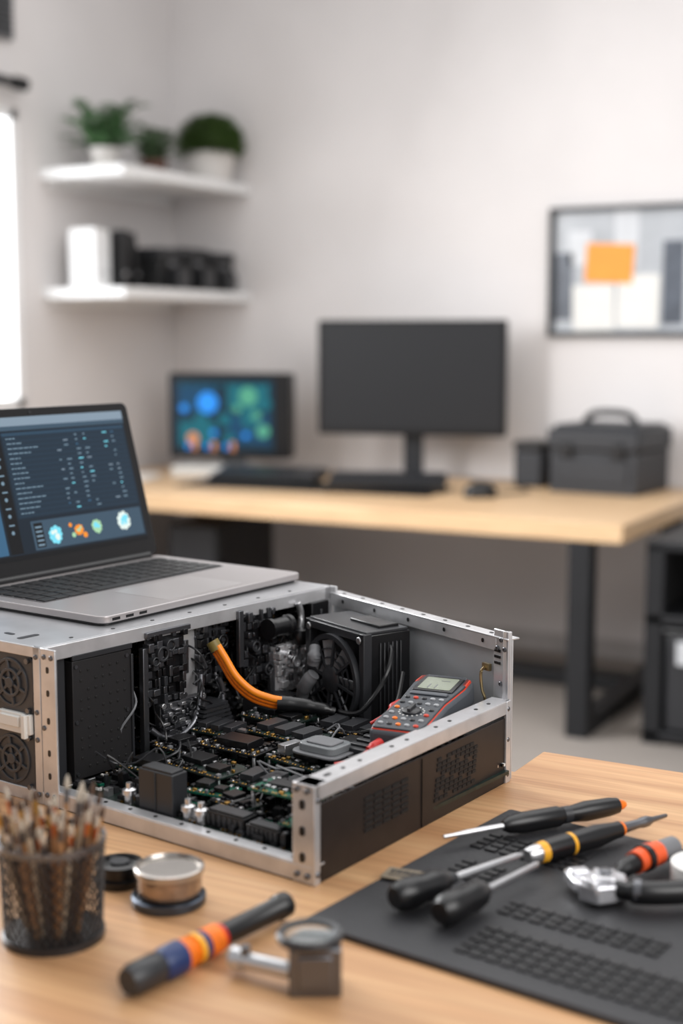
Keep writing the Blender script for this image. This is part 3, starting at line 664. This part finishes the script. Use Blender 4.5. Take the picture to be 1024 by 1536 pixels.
# ---------- multimeter
t=thing('multimeter','grey and red digital multimeter resting on chassis','multimeter',(-.622,1.260,.9400),rot=(0,rad(-6),rad(95)))
mw,ml=.063,.176
prof=[(0,-mw*.44),(.02,-mw*.5),(ml*.5,-mw*.46),(ml*.8,-mw*.54),(ml*.96,-mw*.52),(ml,-mw*.40),(ml,mw*.40),(ml*.96,mw*.52),(ml*.8,mw*.54),(ml*.5,mw*.46),(.02,mw*.5),(0,mw*.44)]
holst=mat('holster_dark_grey',(72,76,82),.5)
m=M();m.prism(prof,0,.026);m.out('body',t,holst,.005,seg=3)
m=M();m.prism([(x*.972+.0025,y*.91) for x,y in prof],.0245,.0264);m.out('holster_edge',t,redor,.0008)
m=M()
for s_ in(-1,1): m.prism([(ml*.82,s_*mw*.40),(ml*.83,s_*mw*.49),(ml*.94,s_*mw*.47),(ml*.965,s_*mw*.36)],.0262,.0285)
m.outs('holster_corner',t,redor,.001)
m=M();m.prism([(x*.958+.0035,y*.885) for x,y in prof],.0262,.0285);face=m.out('face_plate',t,mat('meter_face',(52,56,62),.5),.001)
m=M();m.prism(rr(.117,-.024,.164,.024,.003),.0285,.0298);m.out('lcd_bezel',face,black,.0008)
m=M();m.prism(rr(.122,-.019,.159,.019,.002),.0298,.0302);m.out('lcd',face,mat('lcd_olive',(136,142,126),.25,namt=.03))
m=M()
for (x,y,w,h_) in ((.131,.008,.012,.0012),(.131,0,.012,.0012),(.149,-.006,.0012,.010)): m.box((x,y,.0303),(w,h_,.0003))
m.outs('lcd_segment',face,mgrey)
bmats=[mat('button_grey',(150,152,155),.5),redor,white,orange,dgrey]
rn=random.Random(9)
for i in range(6):
    for j in range(5):
        if (i in(2,3)) and (j in(1,2,3)): continue
        m=M();m.lathe([(0,0),(.0025,0),(.0025,.0012),(.0018,.0018),(0,.0018)],c=(.014+i*.0160,-.0195+j*.0098,.0285),seg=12,R=Matrix.Diagonal((1,1.2,1,1)));m.out('button',face,bmats[(0,4,0,2,4,3,0,1,0,0,4,4)[rn.randint(0,11)]])
m=M();m.lathe([(0,0),(.0105,0),(.0105,.002),(.009,.003),(0,.003)],c=(.0540,0,.0285),seg=24);m.box((.0540,0,.033),(.018,.004,.004));m.out('selector_dial',face,dgrey,.0006)
m=M()
for i in range(16):
    a=i*2*math.pi/16;m.box((.0540+.0135*math.cos(a),.0135*math.sin(a),.0287),(.0016,.0016,.0004))
m.out('dial_marks',face,offw)
m=M();m.prism(rr(.104,-.022,.113,.022,.003),.0285,.0305);m.out('function_bar',face,holst,.001)
m=M()
m.tube([(-.002,.014,.013),(-.010,.017,.012),(-.018,.021,.010)],[.0055,.0055,.0042],seg=12)
m.tube([(-.018,.021,.010),(-.032,.032,.004),(-.04,.05,.000)],.0018)
m.out('test_lead',t,red)
m=M();m.tube([(.0,-.006,.012),(-.010,-.006,.011)],[.005,.005],seg=12);m.tube([(-.010,-.006,.011),(-.022,-.002,.006),(-.038,.015,.0),(-.05,.04,-.004)],[.0018]);m.out('test_lead',t,red)
m=M();m.tube([(.0,.004,.010),(-.020,.006,.006),(-.035,.03,-.002),(-.04,.06,-.004)],[.0022]);m.out('test_lead',t,black)
t=thing('test_clip','red alligator test clip lying beside the multimeter','clip',(-.676,1.375,.956),rot=(0,rad(-8),rad(80)))
m=M();m.tube([(-.014,0,0),(0,.002,.002),(.015,0,.003)],[.0035,.0055,.005,.004],seg=12);m.out('grip',t,red)
m=M();m.box((.020,.0,.0055),(.012,.005,.0025));m.box((.020,.0,.0018),(.012,.005,.0025));m.out('jaw',t,steel)
m=M();m.tube([(-.014,0,0),(-.024,.006,-.004),(-.034,.012,-.008)],.0018);m.out('lead',t,red)
# ---------- mat
ma=rad(-8.3);MZ=BZ+.006
t=thing('work_mat','black rubber work mat with embossed pattern','mat',(-.568,.976,BZ),ma)
matm=mat('mat_rubber',(42,42,45),.58,bump=.3,nscale=200)
m=M();m.prism(rr(0,0,.46,.350,.004),0,.006);m.out('sheet',t,matm,.001)
m=M()
def pads(x0,y0,nx,ny,w,d,gx,gy):
    for i in range(nx):
        for j in range(ny): m.box((x0+i*gx,y0+j*gy,.0070),(w,d,.0026))
pads(.03,.235,7,4,.012,.008,.016,.012);pads(.14,.03,16,5,.011,.008,.014,.0125);pads(.045,.16,3,4,.012,.008,.016,.012);pads(.13,.115,10,3,.011,.007,.015,.011)
m.out('embossed_pad',t,mat('mat_pad',(26,26,28),.45),.0006,stuff=True)
t=thing('label_tag','small cream label tag lying on the mat','tag',(-.531,1.100,MZ+.0024),rad(5))
m=M();m.box((0,0,.0006),(.040,.026,.001));m.out('card',t,mat('cream_card',(138,126,108),.45,.3,namt=.25,nscale=60),0)
m=M()
for i in range(9): m.box((-.014+i*.0033,.004,.0013),(.0015 if i%2 else .0025,.008,.0003))
m.box((0,-.005,.0013),(.03,.002,.0003));m.out('printed_marks',t,dgrey)
def tool(name,lab,cat,p0,p1,z,parts,group=None,pitch=0,seg=18):
    a=math.atan2(p1[1]-p0[1],p1[0]-p0[0])
    t=thing(name,lab,cat,(p0[0],p0[1],z),group=group,rot=(0,-pitch,a) )
    for pn,prof,mt in parts:
        m=M();m.lathe(prof,ax='x',seg=seg);m.out(pn,t,mt)
    return t
tool('precision_screwdriver','black precision screwdriver with orange cap on mat','screwdriver',(-.406,1.360),(-.535,1.178),MZ+.0120,[
 ('end_cap',[(0,0),(.003,0),(.005,.004),(.006,.010),(0,.010)],orange),
 ('handle',[(0,.010),(.008,.010),(.0095,.02),(.0104,.05),(.008,.07),(.008,.078),(.0104,.084),(.0106,.125),(.008,.142),(.005,.148),(0,.148)],black),
 ('ring_groove',[(0,.0695),(.0087,.0695),(.0087,.0785),(0,.0785)],dgrey),
 ('shaft',[(0,.148),(.003,.148),(.003,.19),(.0018,.205),(.0018,.216),(0,.217)],steel)])
tool('screwdriver','stubby black grip screwdriver lying on the mat','screwdriver',(-.503,1.020),(-.443,1.168),MZ+.0160,[
 ('handle',[(0,0),(.009,0),(.0130,.006),(.0142,.02),(.0120,.032),(.0133,.044),(.0115,.054),(.007,.064),(0,.064)],black),
 ('collar',[(0,.064),(.006,.064),(.005,.072),(0,.072)],dgrey),
 ('shaft',[(0,.072),(.0036,.072),(.0036,.15),(.002,.158),(0,.16)],steel)],group='screwdrivers on the mat')
tool('screwdriver','short black grip screwdriver beside its neighbour','screwdriver',(-.456,1.010),(-.422,1.156),MZ+.0160,[
 ('handle',[(0,0),(.009,0),(.0130,.006),(.0142,.02),(.0120,.032),(.0133,.044),(.0115,.056),(.006,.066),(0,.066)],black),
 ('shaft',[(0,.066),(.003,.066),(.003,.14),(.002,.146),(0,.148)],steel)],group='screwdrivers on the mat')
tool('soldering_pen','black soldering pen with yellow bands and steel tip','soldering pen',(-.441,1.172),(-.358,1.345),MZ+.0128,[
 ('end_cap',[(0,0),(.006,0),(.0085,.004),(.009,.014),(0,.014)],steel),
 ('band',[(0,.014),(.0095,.014),(.0102,.022),(0,.022)],yellow),
 ('handle',[(0,.022),(.0102,.022),(.0108,.03),(.0108,.053),(0,.053)],black),
 ('band',[(0,.053),(.0108,.053),(.0108,.057),(0,.057)],yellow),
 ('grip',[(0,.057),(.0104,.057),(.0112,.09),(.0082,.115),(.0082,.122),(0,.122)],black),
 ('band',[(0,.122),(.0075,.122),(.0070,.126),(0,.126)],orange),
 ('tip',[(0,.126),(.0055,.126),(.0045,.15),(.0055,.155),(.0055,.162),(.003,.170),(.002,.19),(0,.193)],darksteel)])
t=thing('wire_stripper','wire stripper with silver jaws and orange grips','pliers',(-.358,1.150,MZ+.0026),rad(0))
sat=mat('satin_steel',(212,212,216),.26,.75,namt=.2,nscale=70)
m=M();m.prism([(-.014,-.034),(.004,-.038),(.016,-.026),(.022,-.012),(.016,.006),(.000,.012),(-.010,.004),(-.018,-.014)],.002,.018);m.box((.002,-.014,.020),(.020,.026,.006),R=Matrix.Rotation(rad(20),4,'Z'));m.box((-.004,-.028,.012),(.016,.014,.020),R=Matrix.Rotation(rad(-25),4,'Z'));m.out('jaw',t,sat,.002)
m=M();m.prism([(-.018,-.026),(-.030,-.014),(-.040,.000),(-.036,.010),(-.024,.014),(-.012,.006),(-.012,-.010)],.004,.014);m.box((-.026,.000,.014),(.018,.012,.006),R=Matrix.Rotation(rad(40),4,'Z'));m.out('jaw',t,sat,.002)
m=M();m.lathe([(0,0),(.006,0),(.006,.003),(.004,.004),(0,.004)],c=(.002,-.012,.022));m.out('pivot_bolt',t,darksteel)
m=M();m.tube([(.004,.008,.012),(.008,.03,.014),(.012,.045,.014)],[.006,.0085,.009],seg=12);m.out('grip',t,black)
m=M();m.tube([(.012,.043,.0145),(.017,.062,.0145),(.024,.078,.0145)],[.0105,.0120,.0110],seg=14);m.out('grip',t,mat('grip_orange_red',(226,88,40),.42))
m=M();m.tube([(.0155,.056,.0145),(.018,.062,.0145)],.0126,seg=14);m.out('grip_band',t,black)
m=M();m.tube([(.023,.076,.0145),(.032,.100,.0145)],.0102,seg=14);m.out('grip_end',t,mgrey)
m=M();m.tube([(.012,-.018,.012),(.035,-.018,.013),(.06,-.004,.013),(.085,.018,.013)],[.008,.0105,.0105,.008],seg=12);m.out('grip',t,black)
m=M();m.tube([(.030,-.0185,.0135),(.036,-.017,.0135)],.0112,seg=12);m.out('grip_band',t,darksteel)
t=thing('tape_roll','white roll of insulating tape on the mat','tape',(-.286,1.215,MZ+.0026))
m=M();m.lathe([(.018,0),(.032,0),(.032,.018),(.018,.018),(.018,0)],seg=32);m.out('tape',t,offw)
m=M();m.lathe([(.0155,0),(.018,0),(.018,.018),(.0155,.018),(.0155,0)],seg=32);m.out('core',t,mgrey)
tool('cable_tool','cable tool with blue and orange bands','hand tool',(-.618,.800),(-.588,.982),BZ+.0135,[
 ('rubber_end',[(0,0),(.010,0),(.0125,.006),(.0125,.03),(.011,.034),(0,.034)],dgrey),
 ('blue_grip',[(0,.034),(.0115,.034),(.0135,.040),(.0135,.056),(0,.056)],blue),
 ('orange_band',[(0,.056),(.0125,.056),(.0125,.064),(.0105,.067),(.0105,.071),(0,.071)],orange),
 ('yellow_band',[(0,.071),(.0122,.071),(.0125,.076),(0,.076)],yellow),
 ('blue_band',[(0,.076),(.0118,.076),(.0118,.083),(0,.083)],blue),
 ('orange_band',[(0,.083),(.0122,.083),(.0122,.098),(0,.098)],orange),
 ('red_band',[(0,.098),(.0108,.098),(.0108,.103),(0,.103)],red),
 ('barrel',[(0,.103),(.0095,.103),(.0095,.172),(.011,.174),(.011,.185),(0,.185)],black)])
t=thing('magnifier_stand','small steel magnifier with round lens and arm','magnifier',(-.503,.884,BZ),rad(30))
m=M();m.prism([(-.020,-.017),(.020,-.017),(.020,.017),(-.010,.017),(-.020,.005)],0,.038);m.box((.0,-.018,.02),(.026,.003,.026));m.out('block',t,darksteel,.003)
m=M();m.lathe([(.020,0),(.0255,0),(.0260,.004),(.0240,.006),(.020,.005),(.020,0)],c=(-.004,.004,.038),seg=36);m.out('lens_ring',t,dgrey)
m=M();m.lathe([(0,-.001),(.0195,0),(.0195,.002),(0,.004)],c=(-.004,.004,.039),seg=32);m.out('lens',t,glassm)
m=M();m.lathe([(0,0),(.0068,0),(.0068,.042),(.0095,.042),(.0095,.052),(0,.052)],c=(-.018,0,.014),ax='x',R=Matrix.Rotation(rad(152),4,'Z'),seg=18);m.out('arm',t,steel)
m=M();m.lathe([(0,0),(.004,0),(.004,.012),(0,.012)],c=(-.054,.018,.014),seg=12);m.out('thumb_screw',t,darksteel)
t=thing('tin_lid','dark round tin lid lying on the bench','lid',(-.697,.964,BZ))
m=M();m.lathe([(0,0),(.031,0),(.033,.002),(.033,.008),(.031,.009),(.029,.006),(0,.006)],seg=40);m.out('rim',t,mat('gunmetal_blue',(74,82,94),.3,.85))
m=M();m.cyl((0,0,.006),.027,.002);m.out('insert',t,darksteel)
t=thing('solder_tin','small round metal solder tin stacked on its lid','tin',(-.696,.964,BZ+.010))
m=M();m.lathe([(0,0),(.027,0),(.0285,.002),(.0285,.018),(0,.018)],seg=40);m.out('body',t,mat('solder_tin_metal',(160,144,130),.25,.8,namt=.25,nscale=90))
m=M();m.lathe([(0,.018),(.030,.018),(.031,.020),(.031,.024),(.0290,.025),(.0275,.0215),(0,.0215)],seg=40);m.out('lid',t,mat('tin_silver',(180,174,168),.25,.85))
t=thing('lens_cap','small ribbed black cap on the bench','cap',(-.763,.980,BZ))
m=M();m.lathe([(0,0),(.022,0),(.023,.002),(.023,.007),(.019,.008),(.019,.013),(.0215,.014),(.0215,.020),(.016,.021),(.015,.018),(0,.018)],seg=32);m.out('shell',t,black)
m=M();m.cyl((0,0,.018),.009,.003);m.out('knob',t,dgrey)
# cup
CX,CY,cr,ch=-.741,.862,.0435,.086
t=thing('mesh_pencil_cup','grey wire mesh cup full of brushes','pencil cup',(CX,CY,BZ))
cupm=mat('mesh_wire_grey',(62,61,62),.35,.7)
m=M();nw=34;stp=16
for s_ in(-1,1):
    for k in range(nw):
        prev=None
        for i in range(stp+1):
            z=.005+(ch-.010)*i/stp;a=2*math.pi*k/nw+s_*i*.085;rz_=cr-.003*(1-i/stp)+.0003*s_
            c_,sn=math.cos(a),math.sin(a);tn=Vector((-sn,c_,0))*.0008
            p=Vector((rz_*c_,rz_*sn,z));pr=[m.bm.verts.new(p-tn),m.bm.verts.new(p+tn)]
            if prev: m.bm.faces.new([prev[0],prev[1],pr[1],pr[0]])
            prev=pr
wallo=m.out('mesh_wall',t,cupm,keep=True);wallo['kind']='stuff'
sd=wallo.modifiers.new('s','SOLIDIFY');sd.thickness=.0008
m=M();m.lathe([(0,0),(cr-.001,0),(cr-.001,.006),(cr-.004,.007),(0,.003)],seg=48);m.out('base',t,cupm)
m=M();m.lathe([(cr-.001,ch-.005),(cr+.0012,ch-.005),(cr+.0012,ch),(cr-.001,ch),(cr-.001,ch-.005)],seg=48);m.out('rim',t,darksteel)
bw=[mat('brush_handle_wood',(164,120,80),.5),mat('brush_handle_dark',(66,50,42),.5),mat('brush_handle_pale',(190,172,148),.5)]
bris=[mat('bristle_brown',(80,58,44),.8),mat('bristle_pale',(184,172,156),.8)]
def brush(i,bx,by,az,ti,L):
    lab=('slim paintbrush with wooden handle in mesh cup','slim dark paintbrush standing in the mesh cup','pale handled paintbrush standing in the mesh cup')[i%3]
    d=Vector((math.sin(ti)*math.cos(az),math.sin(ti)*math.sin(az),math.cos(ti)))
    t=thing('paintbrush',lab,'paintbrush',(CX+bx,CY+by,BZ+.006),group='paintbrushes in the mesh cup')
    t.rotation_euler=d.to_track_quat('Z','Y').to_euler()
    m=M();m.lathe([(0,0),(.0014,0),(.0022,L*.3),(.0026,L*.66),(.0018,L*.80),(0,L*.80)],seg=10);m.out('handle',t,bw[i%3])
    m=M();m.lathe([(0,L*.80),(.0021,L*.80),(.0022,L*.90),(0,L*.90)],seg=10);m.out('ferrule',t,(steel,gold,copper,darksteel)[i%4])
    m=M();m.lathe([(0,L*.90),(.0022,L*.90),(.0027,L*.93),(.0016,L*.97),(0,L)],seg=10);m.out('bristles',t,bris[(i//2)%2])
rn=random.Random(4)
for i in range(44):
    az=i*2.399;rr_=.003+.030*math.sqrt((i+.5)/44)*.95;L=rn.uniform(.092,.122)
    ti=min(.05+rr_*9*rn.uniform(.7,1),.26);ti=min(ti,math.atan((cr-.004-rr_*.7)/ch)*1.0)
    brush(i,rr_*math.cos(az)*.7,rr_*math.sin(az)*.7,az,ti,L)
# ---------- lights
def area(name,loc,tgt,sx,sy,e,col=(1,1,1)):
    l=bpy.data.lights.new(name,'AREA');l.shape='RECTANGLE';l.size=sx;l.size_y=sy;l.energy=e;l.color=col
    o=bpy.data.objects.new(name,l);o.location=loc;o.rotation_euler=(Vector(tgt)-Vector(loc)).to_track_quat('-Z','Y').to_euler();COL.objects.link(o)
area('window_daylight',(-3.7,2.4,2.1),(-.6,1.6,.9),2.2,1.5,215,(.98,.99,1))
area('overhead_fill',(-1.5,2.8,3.3),(-1.5,2.8,0),4,3.5,80,(1,.99,.98))  # added soft overhead fill, no fixture modelled
area('room_fill',(1.8,.8,2.8),(-1.5,5,1.4),2.5,2,88,(1,.98,.965))  # added unseen softbox, brightens the back of the room from camera right
wd=bpy.data.worlds.new('world');sc.world=wd;wd.use_nodes=True
wd.node_tree.nodes['Background'].inputs[0].default_value=(.98,.98,1,1);wd.node_tree.nodes['Background'].inputs[1].default_value=.45
# ---------- camera
cam=bpy.data.cameras.new('camera');cam.sensor_fit='VERTICAL';cam.sensor_height=36;cam.lens=2092/1536*36
cam.dof.use_dof=True;cam.dof.focus_distance=1.58;cam.dof.aperture_fstop=2.5
co=bpy.data.objects.new('camera',cam);COL.objects.link(co);co.location=(0,0,H)
co.rotation_euler=(rad(90)-math.atan(263/2092),0,rad(28.5));sc.camera=co
sc.view_settings.view_transform='Standard'
